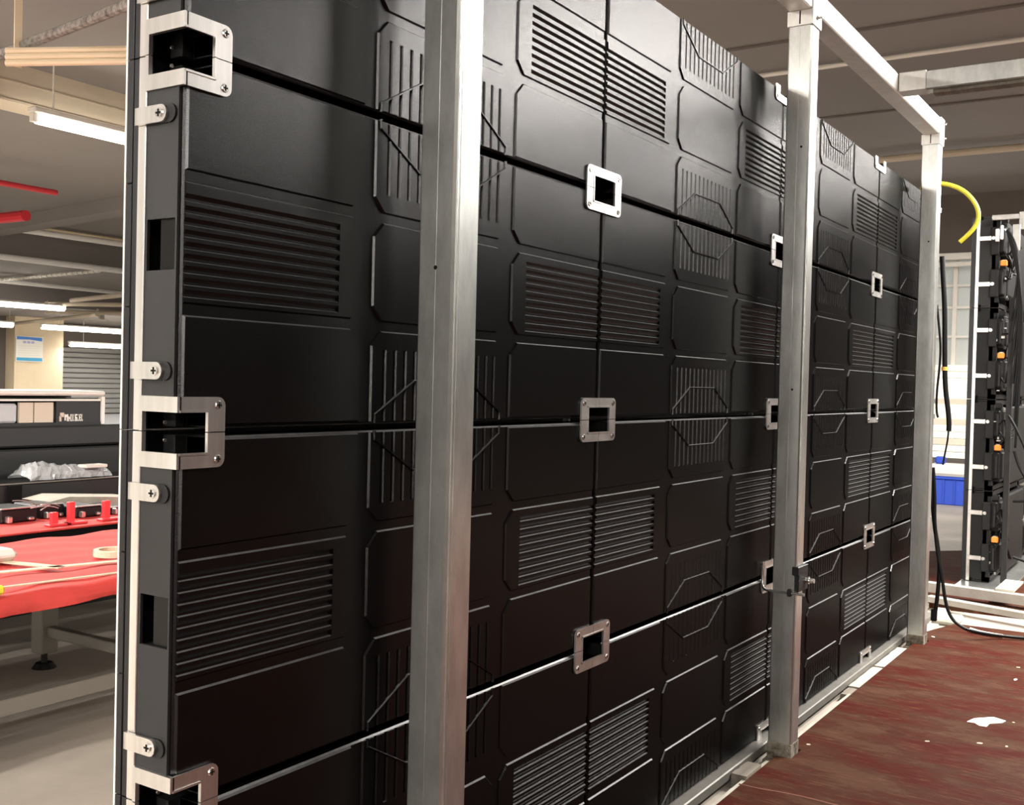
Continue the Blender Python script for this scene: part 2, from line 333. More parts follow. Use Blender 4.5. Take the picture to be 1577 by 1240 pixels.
def cover_mesh():
    bm = bmesh.new()
    out = [(GY+NY, GZ), (W-GY-NY, GZ), (W-GY-NY, GZ+NZ), (W-GY, GZ+NZ), (W-GY, H-GZ-NZ), (W-GY-NY, H-GZ-NZ), (W-GY-NY, H-GZ), (GY+NY, H-GZ), (GY+NY, H-GZ-NZ), (GY, H-GZ-NZ), (GY, GZ+NZ), (GY+NY, GZ+NZ)]
    plateau(bm, out, None, -.0065, XC, .0028)
    A = [bm.verts.new((-.0065, *p)) for p in out]; B = [bm.verts.new((-.045, *p)) for p in out]
    for k in range(12): bm.faces.new((A[k], A[(k+1) % 12], B[(k+1) % 12], B[k]))
    # plain fields at the four corners (they continue on the neighbours), notched for the corner brackets
    for fy in (0, 1):
        for fz in (0, 1):
            y0, y1 = (E0, A0) if not fy else (B1, E1); z0, z1 = (V0, VL) if not fz else (VH, V1)
            pts = [(y0, z0), (y1, z0), (y1, z1), (y0, z1)]; inner = (y1 if not fy else y0, z1 if not fz else z0)
            o = []
            for k, p in enumerate(pts):
                pr, nx = pts[k-1], pts[(k+1) % 4]; c = None
                def tow(q, d): 
                    v = Vector(q)-Vector(p); v.normalize(); return (p[0]+v.x*d, p[1]+v.y*d)
                if p == inner: o += [tow(pr, CH), tow(nx, CH)]
                elif abs(p[0]-inner[0]) > 1e-6 and abs(p[1]-inner[1]) > 1e-6:
                    sy = 1 if not fy else -1; sz = 1 if not fz else -1
                    a_, b_, c_ = (p[0]+sy*NY, p[1]), (p[0]+sy*NY, p[1]+sz*NZ), (p[0], p[1]+sz*NZ)
                    o += [a_, b_, c_] if abs(pr[1]-p[1]) < 1e-6 else [c_, b_, a_]
                else: o.append(p)
            plateau(bm, o)
    # ribbed fields left and right
    for fy in (0, 1):
        y0, y1 = (E0, A0) if not fy else (E1, B1); ur = .266*W if not fy else W-.266*W; s = 1 if not fy else -1
        outl = [(ur, VM0), (y1-s*CH, VM0), (y1, VM0+CH), (y1, VM1-CH), (y1-s*CH, VM1), (ur, VM1)]
        plateau(bm, outl, (0, ur))
        prof = [(VM1, XC), (VM1-BV, XT)]
        for k in range(9):
            vt = H*(1-.372) - k*.0157
            prof += [(vt, XT), (vt-.0085, XT-.0052), (vt-.0105, XT)]
        prof += [(VM0+BV, XT), (VM0, XC)]
        strip(bm, prof, y0, ur, False)
    # middle column
    plateau(bm, [(A1+CH, VM0), (B0-CH, VM0), (B0, VM0+CH), (B0, VM1-CH), (B0-CH, VM1), (A1+CH, VM1), (A1, VM1-CH), (A1, VM0+CH)])
    for fz in (0, 1):
        ze, zs, zi, s = (V0, .25*H, VL, 1) if not fz else (V1, .75*H, VH, -1)
        plateau(bm, [(A1, zs), (A1, zi-s*CH), (A1+CH, zi), (B0-CH, zi), (B0, zi-s*CH), (B0, zs)], (1, zs))
        prof = [(A1, XC), (A1+BV, XT)]; n = 13; g0 = .364*W; g1 = .641*W
        for k in range(n):
            c = g0+(g1-g0)*k/(n-1); prof += [(c-.0045, XT), (c-.0022, XT-.005), (c+.0022, XT-.005), (c+.0045, XT)]
        prof += [(B0-BV, XT), (B0, XC)]
        strip(bm, prof, ze, zs, True)
    return highlight_edges(mesh('rear_cover', bm, 'cover'))
def octagon_mesh(fz):
    bm = bmesh.new(); L_ = [(.345, GZ/H), (.345, .04), (.433, .15), (.575, .15), (.661, .04), (.661, GZ/H)]
    pts = [(p[0]*W, (p[1] if not fz else 1-p[1])*H) for p in L_]; w_ = .0022
    def off(side):
        o = []
        for i, p in enumerate(pts):
            q = Vector(p); es = []
            if i > 0: es.append((q-Vector(pts[i-1])).normalized())
            if i < len(pts)-1: es.append((Vector(pts[i+1])-q).normalized())
            n = sum((Vector((-e.y, e.x)) for e in es), Vector((0, 0))); n = n/ (n.dot(Vector((-es[0].y, es[0].x)))) ; o.append(q+n*side)
        return o
    a, b = off(-w_), off(w_); c, d = off(-w_*.45), off(w_*.45)
    rows = [[bm.verts.new((x, *p)) for p in r] for r, x in ((a, XT-.0015), (c, XT+.0026), (d, XT+.0026), (b, XT-.0015))]
    for r in range(3):
        for k in range(len(pts)-1): bm.faces.new((rows[r][k], rows[r][k+1], rows[r+1][k+1], rows[r+1][k]))
    return highlight_edges(mesh('octagon_ridge', bm, 'cover'))
ME = {'cover': cover_mesh(), 'oct0': octagon_mesh(0), 'oct1': octagon_mesh(1)}
ME['body'] = mesh('body', boxes(((-.0705, GY, GZ), (-.046, W-GY, H-GZ)), ((-.05, GY+NY, GZ+.002), (-.007, W-GY-NY, H-GZ-.002)), ((-.05, GY+.002, GZ+NZ), (-.007, W-GY-.002, H-GZ-NZ))), 'pit')
ME['body0'] = mesh('body', boxes(((-.0705, .036, GZ), (-.046, W-GY, H-GZ)), ((-.05, GY+NY, GZ+.002), (-.007, W-GY-NY, H-GZ-.002)), ((-.05, .04, GZ+NZ), (-.007, W-GY-.002, H-GZ-NZ))), 'pit')
bm = boxes(((-.099, .001, .001), (-.087, W-.001, H-.001)), ((-.108, .004, .002), (-.09, W-.004, H-.002)))
ME['carrier'] = mesh('module_carrier', bm, 'module')
ME['module'] = mesh('led_module', boxes(((-.113, .0005, .0006), (-.1015, W-.0005, H/3-.0006)), bev=.0008), 'module')
ME['rail'] = mesh('edge_rail', boxes(((-.0865, -.002, .0008), (-.0705, .006, H-.0008)), bev=.001), 'alu')
ME['face'] = mesh('face_sheet', boxes(((-.1165, .0002, .0006), (-.1132, W-.0002, H-.0006))), 'white')
def lplate(sy, sz, wrap):
    """corner plate of one cabinet corner; corner at the origin, the plate grows towards +sy, +sz"""
    g, ow, oh, iw, ih, r = .0007, .078, .0475, .047, .0268, .012
    o = [(g, ih), (g, oh)]
    for k in range(5):
        t = math.pi/2*(1-k/4); o.append((ow-r+r*math.cos(t), oh-r+r*math.sin(t)))
    o += [(ow, g), (iw, g), (iw, ih)]
    o = [(sy*p[0], sz*p[1]) for p in o]
    bm = bmesh.new(); prism(bm, o, 'x', .0008, .0045)
    # raised inner lip
    box(bm, (.0045, sy*(iw), sz*g), (.0058, sy*(iw+.003), sz*(ih+.003))); box(bm, (.0045, sy*g, sz*ih), (.0058, sy*(iw+.003), sz*(ih+.003)))
    if wrap: box(bm, (-.072, -.0035, sz*ih), (.0045, sy*.003, sz*oh), 0); box(bm, (-.072, -.0035, sz*g), (-.0655, sy*.003, sz*ih))
    return mesh('corner_bracket', bm, 'alu' if wrap else 'alu2')
def screw_mesh():
    bm = bmesh.new(); cyl(bm, (.0045, 0, 0), (.0062, 0, 0), .0062, 14, .005)
    return mesh('screw', bm, 'screw')
ME['screw'] = screw_mesh()
bm = boxes(((.0061, -.0038, -.0009), (.0066, .0038, .0009)), ((.0061, -.0009, -.0038), (.0066, .0009, .0038))); ME['slot'] = mesh('screw_slot', bm, 'pit')
for sy in (1, -1):
    for sz in (1, -1):
        ME['L', sy, sz, False] = lplate(sy, sz, False)
        ME['L', sy, sz, True] = lplate(sy, sz, True)
# near-end side parts
ME['sideplate'] = mesh('side_plate', boxes(((-.0705, .0, .03), (-.0075, .0045, .214)), ((-.0705, .0, .282), (-.0075, .0045, .47)), ((-.0705, 0, .214), (-.0665, .0045, .282)), ((-.0105, 0, .214), (-.0075, .0045, .282))), 'side')
ME['recess'] = mesh('grip_recess', boxes(((-.0705, .03, .21), (-.007, .033, .286)), ((-.0705, .0045, .209), (-.007, .033, .212)), ((-.0705, .0045, .284), (-.007, .033, .287))), 'pit')
ME['catch'] = mesh('catch', boxes(((-.03, .012, .22), (-.024, .03, .262)), ((-.024, .01, .225), (-.01, .018, .236))), 'module')
def tab_mesh():
    bm = bmesh.new(); o = [(-.0865, -.0115), (-.034, -.0115)]
    for k in range(7):
        t = -math.pi/2+math.pi*k/6; o.append((-.034+.0105*math.cos(t), .0115*math.sin(t)))
    o += [(-.0865, .0115)]
    prism(bm, o, 'y', -.0075, -.0035); box(bm, (-.0865, -.0075, -.0115), (-.0825, 0, .0115)); return mesh('latch_tab', bm, 'alu')
ME['tab'] = tab_mesh()
bm = bmesh.new(); cyl(bm, (-.03, -.0034, 0), (-.03, .0, 0), .0125, 16); cyl(bm, (-.023, -.0033, 0), (-.023, 0, 0), .0125, 16); ME['washer'] = mesh('rubber_washer', bm, 'rubber')
bm = bmesh.new(); cyl(bm, (-.037, -.0095, 0), (-.037, -.0074, 0), .0065, 14, ); ME['tabscrew'] = mesh('screw', bm, 'screw')
bm = boxes(((-.0415, -.0101, -.0012), (-.0325, -.0094, .0012)), ((-.0382, -.0101, -.0048), (-.0358, -.0094, .0048))); ME['tabslot'] = mesh('screw_slot', bm, 'pit')
ME['endwall'] = mesh('end_wall', boxes(((-.0705, .0, GZ), (-.066, .006, .03)), ((-.0705, 0, .47), (-.066, .006, H-GZ)), ((-.05, .0505, .006), (-.046, .054, .03))), 'shell')
bm = cyls(*[((-.046, .018, z), (-.0445, .018, z), .0028) for z in (.012, H-.012)], seg=8); ME['stud'] = mesh('stud', bm, 'screw')

rows = ['top row', 'second row', 'third row', 'bottom row']
cols = ['nearest column showing its grey side', 'second column from the near end', 'third column from the near end', 'farthest column by the last post']
for c in range(4):
    for r in range(4):
        z0 = ZO + (1-r)*H
        t = empty('display_cabinet', (0, c*W, z0), 'black ribbed screen cabinet, %s, %s' % (rows[r], cols[c]), 'screen cabinet', 'black cabinets of the large screen')
        obj('rear_cover', ME['cover'], t); cv = t.children[0] if t.children else None
        body = obj('body', ME['body0' if c == 0 else 'body'], t)
        obj('octagon_ridge', ME['oct0'], t); obj('octagon_ridge', ME['oct1'], t)
        tag(obj('edge_rail', ME['rail'], t), 'bright aluminium edge rail')
        ca = obj('module_carrier', ME['carrier'], t)
        for k in range(3): obj('led_module', ME['module'], ca, (0, 0, k*H/3))
        tag(obj('face_sheet', ME['face'], t), 'pale front face edge')
        for sy in (1, -1):
            for sz in (1, -1):
                wrap = (c == 0 and sy == 1)
                lb = obj('corner_bracket', ME['L', sy, sz, wrap], t, (0, 0 if sy == 1 else W, 0 if sz == 1 else H))
                lb['label'] = 'aluminium corner bracket wrapped round the end' if wrap else 'aluminium corner bracket'
                sc = obj('screw', ME['screw'], lb, (0, sy*.066, sz*.0365)); obj('screw_slot', ME['slot'], lb, (0, sy*.066, sz*.0365))
        if c == 0:
            tag(obj('side_plate', ME['sideplate'], t), 'dark grey side plate'); rc = obj('grip_recess', ME['recess'], t); obj('catch', ME['catch'], rc)
            obj('end_wall', ME['endwall'], t); obj('stud', ME['stud'], t)
            for v in (.419, .081):
                tb = obj('latch_tab', ME['tab'], t, (0, 0, v)); tb['label'] = 'silver latch tab'
                obj('screw', ME['tabscrew'], tb); obj('screw_slot', ME['tabslot'], tb); obj('rubber_washer', ME['washer'], tb)
# sill under the screen
simple('screen_sill', boxes(((-.11, .0, ZO-1.026), (.03, 4*W, ZO-.9965)), bev=.003), 'sillsteel', 'grey steel sill rail carrying the bottom row of the black screen', 'rail')
for y, wd in ((.4, 'nearest'), (1.6, 'second'), (3.0, 'third'), (4.2, 'farthest')): simple('sill_block', boxes(((-.1, y, 0), (-.01, y+.12, ZO-1.026))), 'wood', '%s small support block under the steel sill of the black screen' % wd, 'block', 'blocks under the sill')

# ------------------------------------------------------------------ galvanised frame
PX0, PX1 = .05, .12; ZT = 1.19 + ZO
def post(y, label, foot=True, holes=()):
    t = empty('steel_post', (0, y, 0), label, 'post', 'galvanised posts of the frame')
    bm = boxes(((PX0, 0, .022), (PX1, .07, ZT)), bev=.004)
    box(bm, (PX1-.0005, .014, .03), (PX1+.0012, .0155, ZT)); box(bm, (PX1-.0005, .006, .03), (PX1+.0014, .008, ZT))
    box(bm, (PX0+.034, -.0006, .03), (PX0+.036, .001, ZT))
    obj('tube_wall', mesh('tube_wall', bm, 'galv'), t)
    bm = bmesh.new(); box(bm, (PX0-.012, -.012, .0), (PX1+.004, .082, .022), .003)
    obj('foot_plate', mesh('foot_plate', bm, 'dirt'), t)
    bm = boxes(((PX0-.0012, -.0016, .022), (PX1+.0012, .0716, .075)), bev=.002); obj('dirty_collar', mesh('dirty_collar', bm, 'dirt'), t)
    bm = boxes(((PX0-.003, -.004, ZT-.045), (PX1+.001, 0, ZT+.0)), ((PX1, -.004, ZT-.045), (PX1+.005, .074, ZT+.07)), bev=.001)
    cp = obj('cap_bracket', mesh('cap_bracket', bm, 'galv2'), t)
    for z in (ZT-.018, ZT+.045): obj('bolt', mesh('bolt', cyls(((PX1+.005, .035, z), (PX1+.02, .035, z), .004), ((PX1+.005, .035, z), (PX1+.009, .035, z), .008)), 'screw'), cp)
    bm = boxes(((PX0+.033, -.0045, ZT-.04), (PX0+.037, -.0035, ZT-.002))); obj('slot', mesh('slot', bm, 'pit'), cp)
    for x, z in holes: obj('hole', mesh('hole', cyls(((x, -.0012, z), (x, -.0004, z), .0035)), 'pit'), t)
    return t
hz = lambda px, py, y: (P(px, py, 'y', y).x, P(px, py, 'y', y).z)
Y1, Y2, Y3 = .436, 2.176, 3.93
post(Y1, 'nearest and widest-looking galvanised steel post in front of the screen', holes=[hz(671, 412, Y1)])
post(Y2, 'middle galvanised steel post with a black clamp low down', holes=[hz(1234, 226, Y2), hz(1220, 600, Y2)])
post(Y3, 'farthest galvanised steel post, beside the hanging black cables', holes=[hz(1430, 372, Y3)])
bb = empty('top_beam', (0, 0, 0), 'galvanised steel beam running along the tops of the posts', 'beam')
obj('tube_wall', mesh('tube_wall', boxes(((PX0, -1.6, ZT), (PX1, Y3+.07, ZT+.07)), bev=.004), 'galv2'), bb)
0 and simple('steel_stub', boxes(((-.35, Y2+.0, ZT+.001), (PX0-.001, Y2+.07, ZT+.07)), bev=.003), 'galv2', 'short steel stub reaching back from the top of the middle post', 'beam')
cb = empty('cross_beam', (0, 3.2, 0), 'galvanised steel cross beam leaving the long top beam to the right', 'beam')
obj('tube_wall', mesh('tube_wall', boxes(((PX1+.006, 0, ZT), (3.2, .07, ZT+.07)), bev=.004), 'galv'), cb)
obj('sleeve', mesh('sleeve', boxes(((PX1+.001, -.003, ZT-.001), (PX1+.1, .073, ZT+.072)), bev=.003), 'galv2'), cb)
obj('timber_strip', mesh('timber_strip', boxes(((PX1+.12, .02, ZT-.012), (3.2, .075, ZT-.0005))), 'wood'), cb)
# clamp on middle post
t = empty('bent_rod_clamp', (0, Y2, ZO-.5), 'bent steel rod with a black clamp gripping the middle post', 'clamp')
curve('rod', [(.013, .022, .055), (.013, .022, .05), (.013, .022, 0), (.013, .018, -.02), (.03, -.006, -.024), (.05, -.008, -.024), (.13, -.008, -.024), (.15, -.008, -.024)], .0042, 'screw', t)
obj('clamp_body', mesh('clamp_body', boxes(((.1212, -.006, -.02), (.132, .08, .055)), ((.112, -.012, .03), (.132, -.001, .055)), ((.1, -.016, -.034), (.112, -.001, -.012)), bev=.002), 'rubber'), t)
bm = bmesh.new(); cyl(bm, (.132, .06, .008), (.158, .06, .008), .007, 10); cyl(bm, (.138, .06, .008), (.142, .06, .008), .012, 6); obj('wing_nut', mesh('wing_nut', bm, 'screw'), t)

# ------------------------------------------------------------------ floor covering and litter
def mat_outline():
    o = []
    for y in (Y1, Y2, Y3): o += [(.082, y-.014), (.1265, y-.014), (.1265, y+.084), (.082, y+.084)]
    return o+[(.078, 4.2), (.15, 4.46), (8.7, 4.9), (8.7, -6.1), (.082, -6.1)]
bm = bmesh.new(); prism(bm, mat_outline(), 'z', .001, .04)
simple('red_floor_covering', bm, 'red', 'scuffed dark red floor covering in the aisle behind the screen', 'floor covering')
cr = bpy.data.objects['red_floor_covering']
pts = [P(x, y, 'z', -1.0095) for x, y in ((1138, 1207), (1165, 1214), (1205, 1220), (1250, 1230), (1300, 1243))]
tag(curve('crease', [(p.x, p.y, .0395) for p in pts], .0022, 'crease', cr), 'pale crease line')
bm = bmesh.new(); prism(bm, [(-.75, 4.95), (8.7, 5.3), (8.7, 8.6), (.6, 7.9), (-.1, 7.3), (-.75, 6.6)], 'z', .001, .03)
simple('red_floor_covering', bm, 'red', 'second red floor covering beyond the pale frame rails', 'floor covering')
def slab(name, x0, x1, y0, y1, z0, z1, m, label, cat, group=None, jag=.004):
    bm = bmesh.new(); n = 7
    o = [(x0+random.uniform(-jag, jag)*.5, y0+(y1-y0)*k/n) for k in range(n+1)] + [(x1+random.uniform(-jag, jag)*.2, y1-(y1-y0)*k/n) for k in range(n+1)]
    prism(bm, o, 'z', z0, z1); return simple(name, bm, m, label, cat, group)
slab('white_board', .034, .078, 3.1, 3.44, .001, .03, 'foam', 'pale board in the gap beside the sill, nearer of the two past the middle post', 'board')
slab('white_board', .034, .078, 3.46, 3.84, .001, .031, 'foam', 'pale board in the gap beside the sill, just before the farthest post', 'board')
slab('board_strip', .066, .079, 2.3, 2.98, .001, .034, 'foam', 'thin pale board edge along the red covering, right of the middle post', 'board')
slab('board_strip', .066, .079, 1.62, 2.12, .001, .034, 'foam', 'thin pale board edge along the red covering, left of the middle post', 'board')
slab('white_board', -.02, .07, 4.1, 4.5, .001, .02, 'foam', 'pale board on the floor behind the farthest post', 'board')
slab('wood_chunk', .035, .078, 1.93, 2.05, .001, .045, 'wood', 'small grey wood chunk by the sill, left of the middle post', 'wood')
slab('wood_chunk', .035, .078, 2.99, 3.09, .001, .026, 'wood', 'small grey wood piece in the gap, right of the middle post', 'wood')
def scrap(px, py, rx, ry, rot, label, grp='paper scraps on the red floor'):
    c = P(px, py, 'z', -1.0095); bm = bmesh.new(); o = []
    for k in range(12):
        t = k*math.tau/12; rr = random.uniform(.75, 1.1); x, y = rx*math.cos(t)*rr, ry*math.sin(t)*rr
        o.append((x*math.cos(rot)-y*math.sin(rot), x*math.sin(rot)+y*math.cos(rot)))
    prism(bm, o, 'z', 0, .0015); simple('paper_scrap', bm, 'pale' if rx < .012 else 'paper', label, 'scrap', grp, (c.x, c.y, .0402))
sc = P(1520, 1111, 'z', -1.0095); bm = bmesh.new()
pts = [P(x, y, 'z', -1.0095)-sc for x, y in ((1489, 1112), (1500, 1107), (1530, 1105), (1549, 1111), (1543, 1114), (1524, 1115), (1519, 1120), (1507, 1118), (1501, 1114))]
prism(bm, [(p.x, p.y) for p in pts], 'z', 0, .002); simple('paper_scrap', bm, 'paper', 'largest leaf-shaped white scrap on the red floor', 'scrap', 'paper scraps on the red floor', (sc.x, sc.y, .0402))
for px, py, rx, ry, lab in ((1564, 1047, .016, .006, 'small white oval scrap near the right edge of the red floor'), (1568, 1028, .009, .006, 'tiny white scrap above the oval one near the right edge'), (1245, 1147, .007, .005, 'tiny pale scrap just right of the middle post foot'), (1428, 1142, .008, .004, 'tiny orange-white scrap in the middle of the red floor'), (1509, 1145, .009, .006, 'small pale scrap below the largest leaf-shaped scrap'), (1550, 1150, .007, .004, 'tiny white scrap low right of the leaf-shaped scrap'), (1561, 1113, .004, .004, 'speck right beside the leaf-shaped scrap'), (1437, 981, .012, .006, 'pale chip at the far edge of the red floor by the farthest post')):
    scrap(px, py, rx, ry, random.uniform(0, 3), lab)

# ------------------------------------------------------------------ cables by the farthest post
def pz(L_, ax, v): return [P(x, y, ax, v) for x, y in L_]
t = curve('yellow_cable', pz([(1418, 292), (1426, 287), (1440, 283), (1456, 283), (1476, 289), (1492, 300), (1504, 316), (1508, 332), (1503, 347), (1494, 359), (1478, 373)], 'y', 4.02), .0095, 'yellow')
tag(t, 'yellow cable arching from the top end of the screen past the farthest post', 'cable')
t = empty('black_hanging_cable', P(1452, 415, 'y', 4.12), 'thick black cable hanging right of the farthest post with an amber band', 'cable')
o = curve('sheath', [p-t.location for p in pz([(1451, 395), (1452, 420), (1455, 470), (1455, 520), (1455, 568), (1456, 600), (1460, 630), (1462, 655), (1461, 664)], 'y', 4.12)], .011, 'black', t)
o = curve('thin_tail', [p-t.location for p in pz([(1461, 660), (1460, 675), (1456, 695), (1454, 705), (1452, 716)], 'y', 4.12)], .004, 'black', t)
q = P(1455, 568, 'y', 4.12)-t.location; obj('band', mesh('band', cyls((q-Vector((0, 0, .008)), q+Vector((0, 0, .008)), .0145), seg=12), 'amber'), t)
o = curve('black_side_cable', pz([(1443, 470), (1447, 510), (1449, 540), (1446, 575), (1443, 600), (1442, 625), (1443, 640), (1445, 643)], 'y', 4.1), .005, 'black'); tag(o, 'thinner black cable between the thick black cable and the farthest post', 'cable')
o = curve('black_floor_cable', pz([(1437, 720), (1440, 760), (1439, 800), (1443, 850), (1451, 890), (1456, 930), (1465, 953), (1478, 964), (1493, 972)], 'y', 4.12)+[P(1540, 980, 'z', -1.0), P(1590, 984, 'z', -1.0)], .0075, 'black')
tag(o, 'black cable dropping behind the farthest post and running right across the red floor', 'cable')
o = curve('black_plug_cable', pz([(1434, 740), (1437, 800), (1446, 850), (1447, 880), (1444, 915), (1441, 940), (1438, 956)], 'y', 4.14), .009, 'black'); tag(o, 'black cable with its plug hanging down at the foot of the farthest post', 'cable')
q = P(1438, 948, 'y', 4.14); simple('cable_plug', boxes(((q.x-.012, 4.13, q.z-.025), (q.x+.014, 4.15, q.z+.03)), bev=.004), 'black', 'black plug at the end of the hanging cable by the farthest post', 'plug')
o = curve('white_cable_sleeve', [P(1494, 969, 'z', -.995), P(1505, 973, 'z', -1.0), P(1525, 977, 'z', -1.0), P(1545, 980, 'z', -1.0)], .008, 'paper'); tag(o, 'white sleeve lying on the red floor next to the black cable', 'cable')
for k, (x0, x1, yp) in enumerate(((1436, 1462, 943), (1441, 1482, 953))):
    a, b = P(x0, yp, 'z', -1.04), P(x1, yp+3, 'z', -1.04)
    simple('crumpled_plastic', boxes(((a.x, a.y-.1, .001), (b.x, b.y+.05, .03)), bev=.01), 'foam', ['white crumpled wrap on the floor right behind the farthest post', 'white crumpled wrap in front of the pale frame rails'][k], 'wrap')

# ------------------------------------------------------------------ second screen on the right
H2, YS = .523, 5.7; X2 = -.052
tz2 = ['top row', 'second row', 'third row', 'bottom row']
def open_cab(yc, r, near):
    z0 = ZO+.57-r*H2+ (0)
    t = empty('open_back_cabinet', (X2, yc, z0), 'open-back cabinet of the second screen, %s, %s column' % (tz2[r], 'near' if near else 'far'), 'screen cabinet', 'cabinets of the second screen')
    w2 = 1.0
    obj('face_mask', mesh('face_mask', boxes(((0, .0, .001), (.026, w2, H2-.001)), bev=.001), 'module'), t)
    obj('edge_rail', mesh('edge_rail', boxes(((.026, -.002, .001), (.044, .01, H2-.001)), bev=.001), 'alu'), t)
    obj('side_plate', mesh('side_plate', boxes(((.044, 0, .012), (.13, .006, H2-.012)), ((.044, .0, .002), (.15, .02, .01)), ((.044, 0, H2-.01), (.15, .02, H2-.002))), 'side' if r == 0 else 'shell'), t)
    obj('frame_bar', mesh('frame_bar', boxes(((.044, .0, .0), (.06, w2, .02)), ((.044, 0, H2-.02), (.06, w2, H2)), ((.11, .0, .004), (.15, w2, .03)), ((.11, 0, H2-.03), (.15, w2, H2-.004)), ((.11, 0, .0), (.15, .03, H2)), ((.11, w2-.03, 0), (.15, w2, H2))), 'shell'), t)
    if near:
        for v in (.135, .396):
            tb = obj('latch_tab', mesh('latch_tab', boxes(((.034, -.008, v-.013), (.125, -.003, v+.013)), bev=.002), 'alu'), t)
            obj('latch_knob', mesh('latch_knob', cyls(((.118, -.014, v), (.118, -.008, v), .01)), 'screw'), tb)
    for v in (.05, .29):
        pb = obj('power_box', mesh('power_box', boxes(((.1, .032, v), (.185, .16, v+.19)), ((.105, -.0, v+.02), (.18, .04, v+.17)), ((.15, .05, v+.02), (.195, .3, v+.17)), bev=.006), 'shell'), t)
        obj('grip', mesh('grip', boxes(((.105, -.012, v+.01), (.15, -.001, v+.17)), bev=.004), 'rubber'), pb)
        obj('fin', mesh('fin', boxes(((.165, -.016, v+.03), (.175, -.01, v+.15)), bev=.001), 'side'), pb)
        if near: obj('connector', mesh('connector', boxes(((.16, -.03, v+.185), (.195, .0, v+.215)), bev=.003), 'orange' if (v < .1) else 'rubber'), t)
    for k in range(4 if near else 0):
        a = Vector((.17+.02*random.random(), -.005, .12+.28*random.random())); b = Vector((.22+.04*random.random(), .05, .1+.3*random.random()))
        curve('data_cable', [a, a+Vector((.03, -.012, random.uniform(-.06, .06))), (a+b)/2+Vector((0, 0, random.uniform(-.1, .1))), b], .006, 'black', t)
    obj('metal_tip', mesh('metal_tip', boxes(((.165, -.01, .262), (.19, .0, .272)), bev=.002), 'screw'), t)
    if near:
        rr = random.Random(r*5+1)
        for k in range(5):
            x_, z_ = rr.uniform(.14, .2), rr.uniform(.04, .48); lw_ = rr.uniform(.006, .022)
            obj('metal_tip', mesh('metal_tip', boxes(((x_, -.006, z_), (x_+lw_, .004, z_+rr.choice((.004, .008, .014)))), bev=.001), rr.choice(('screw', 'alu', 'paper'))), t)
    obj('back_box', mesh('back_box', boxes(((.155, .32, .02), (.195, .95, H2-.04)), bev=.01), 'shell'), t)
for c in range(2):
    for r in range(4): open_cab(YS+c*1.002, r, c == 0)
q = P(1553, 345, 'y', 5.68)
t = empty('cable_bundle', (q.x, 5.64, ZO+.9), 'tangle of black cables and silver clips at the top right of the second screen', 'cables')
obj('clip', mesh('clip', boxes(((-.08, 0, .16), (.06, .02, .19)), ((.06, 0, .1), (.09, .02, .2)), ((.03, -.01, -.02), (.07, .01, .13)), bev=.003), 'alu2'), t)
obj('clip', mesh('clip', boxes(((-.06, 0, .04), (-.04, .02, .11)), ((-.035, 0, .05), (-.02, .02, .13)), bev=.003), 'paper'), t)
for k in range(7):
    curve('cable', [Vector((.0, 0, .1)), Vector((.05+.006*k, -.01, .05-.04*k)), Vector((.075+.004*k, 0, -.15-.06*k)), Vector((.03+.008*k, .008, -.4-.12*k))], .007, 'black', t)
simple('cable_pole', boxes(((.215+X2, 5.66, .06), (.245+X2, 5.69, ZO+.62)), bev=.003), 'side', 'grey pole standing at the back of the second screen', 'pole')
q = P(1561, 640, 'y', 7.9); simple('grey_cabinet', boxes(((q.x, 7.9, .0), (q.x+.9, 8.4, ZO+.05)), bev=.01), 'legs', 'grey-green metal cabinet behind the second screen at the right edge', 'cabinet')
for k, (p0, p1, p2) in enumerate((((1553, 640), (1570, 665), (1590, 720)), ((1562, 695), (1572, 735), (1590, 745)), ((1560, 772), (1570, 773), (1590, 771)), ((1560, 858), (1570, 862), (1590, 868)))):
    o = curve('trailing_cable', pz([p0, p1, p2], 'y', 5.6), .008, 'black'); tag(o, 'black cable trailing off to the right from the second screen, %s of four' % ['highest', 'second highest', 'third highest', 'lowest'][k], 'cable', 'cables trailing from the second screen')
# pale base rails
for k, (A_, B_, z) in enumerate((((1425, 897), (1577, 918), -.95), ((1425, 918), (1577, 945), -.98))):
    a, b = P(*A_, 'z', z), P(*B_, 'z', z); d = (b-a).normalized(); b = b+d*2; n = Vector((-d.y, d.x, 0))*.06; bm = bmesh.new()
    prism(bm, [tuple(a.xy), tuple(b.xy), tuple((b+n).xy), tuple((a+n).xy)], 'z', max(.041, z+ZO-.05) if k else z+ZO-.05, z+ZO)
    simple('base_rail', bm, 'railsteel', ['pale steel base rail right under the second screen', 'pale steel base rail on the floor in front of the second screen'][k], 'rail')
simple('base_rail', boxes(((X2, 5.35, .03), (X2+.28, 7.8, .048)), bev=.002), 'galv', 'steel plate carrying the second screen', 'rail')
a, b = P(1527, 912, 'z', -.94), P(1552, 897, 'z', -.94)
simple('base_plate', boxes(((a.x, 5.16, .101), (a.x+.09, 5.5, .112))), 'foam', 'pale flat bar at the foot of the second screen', 'bar')

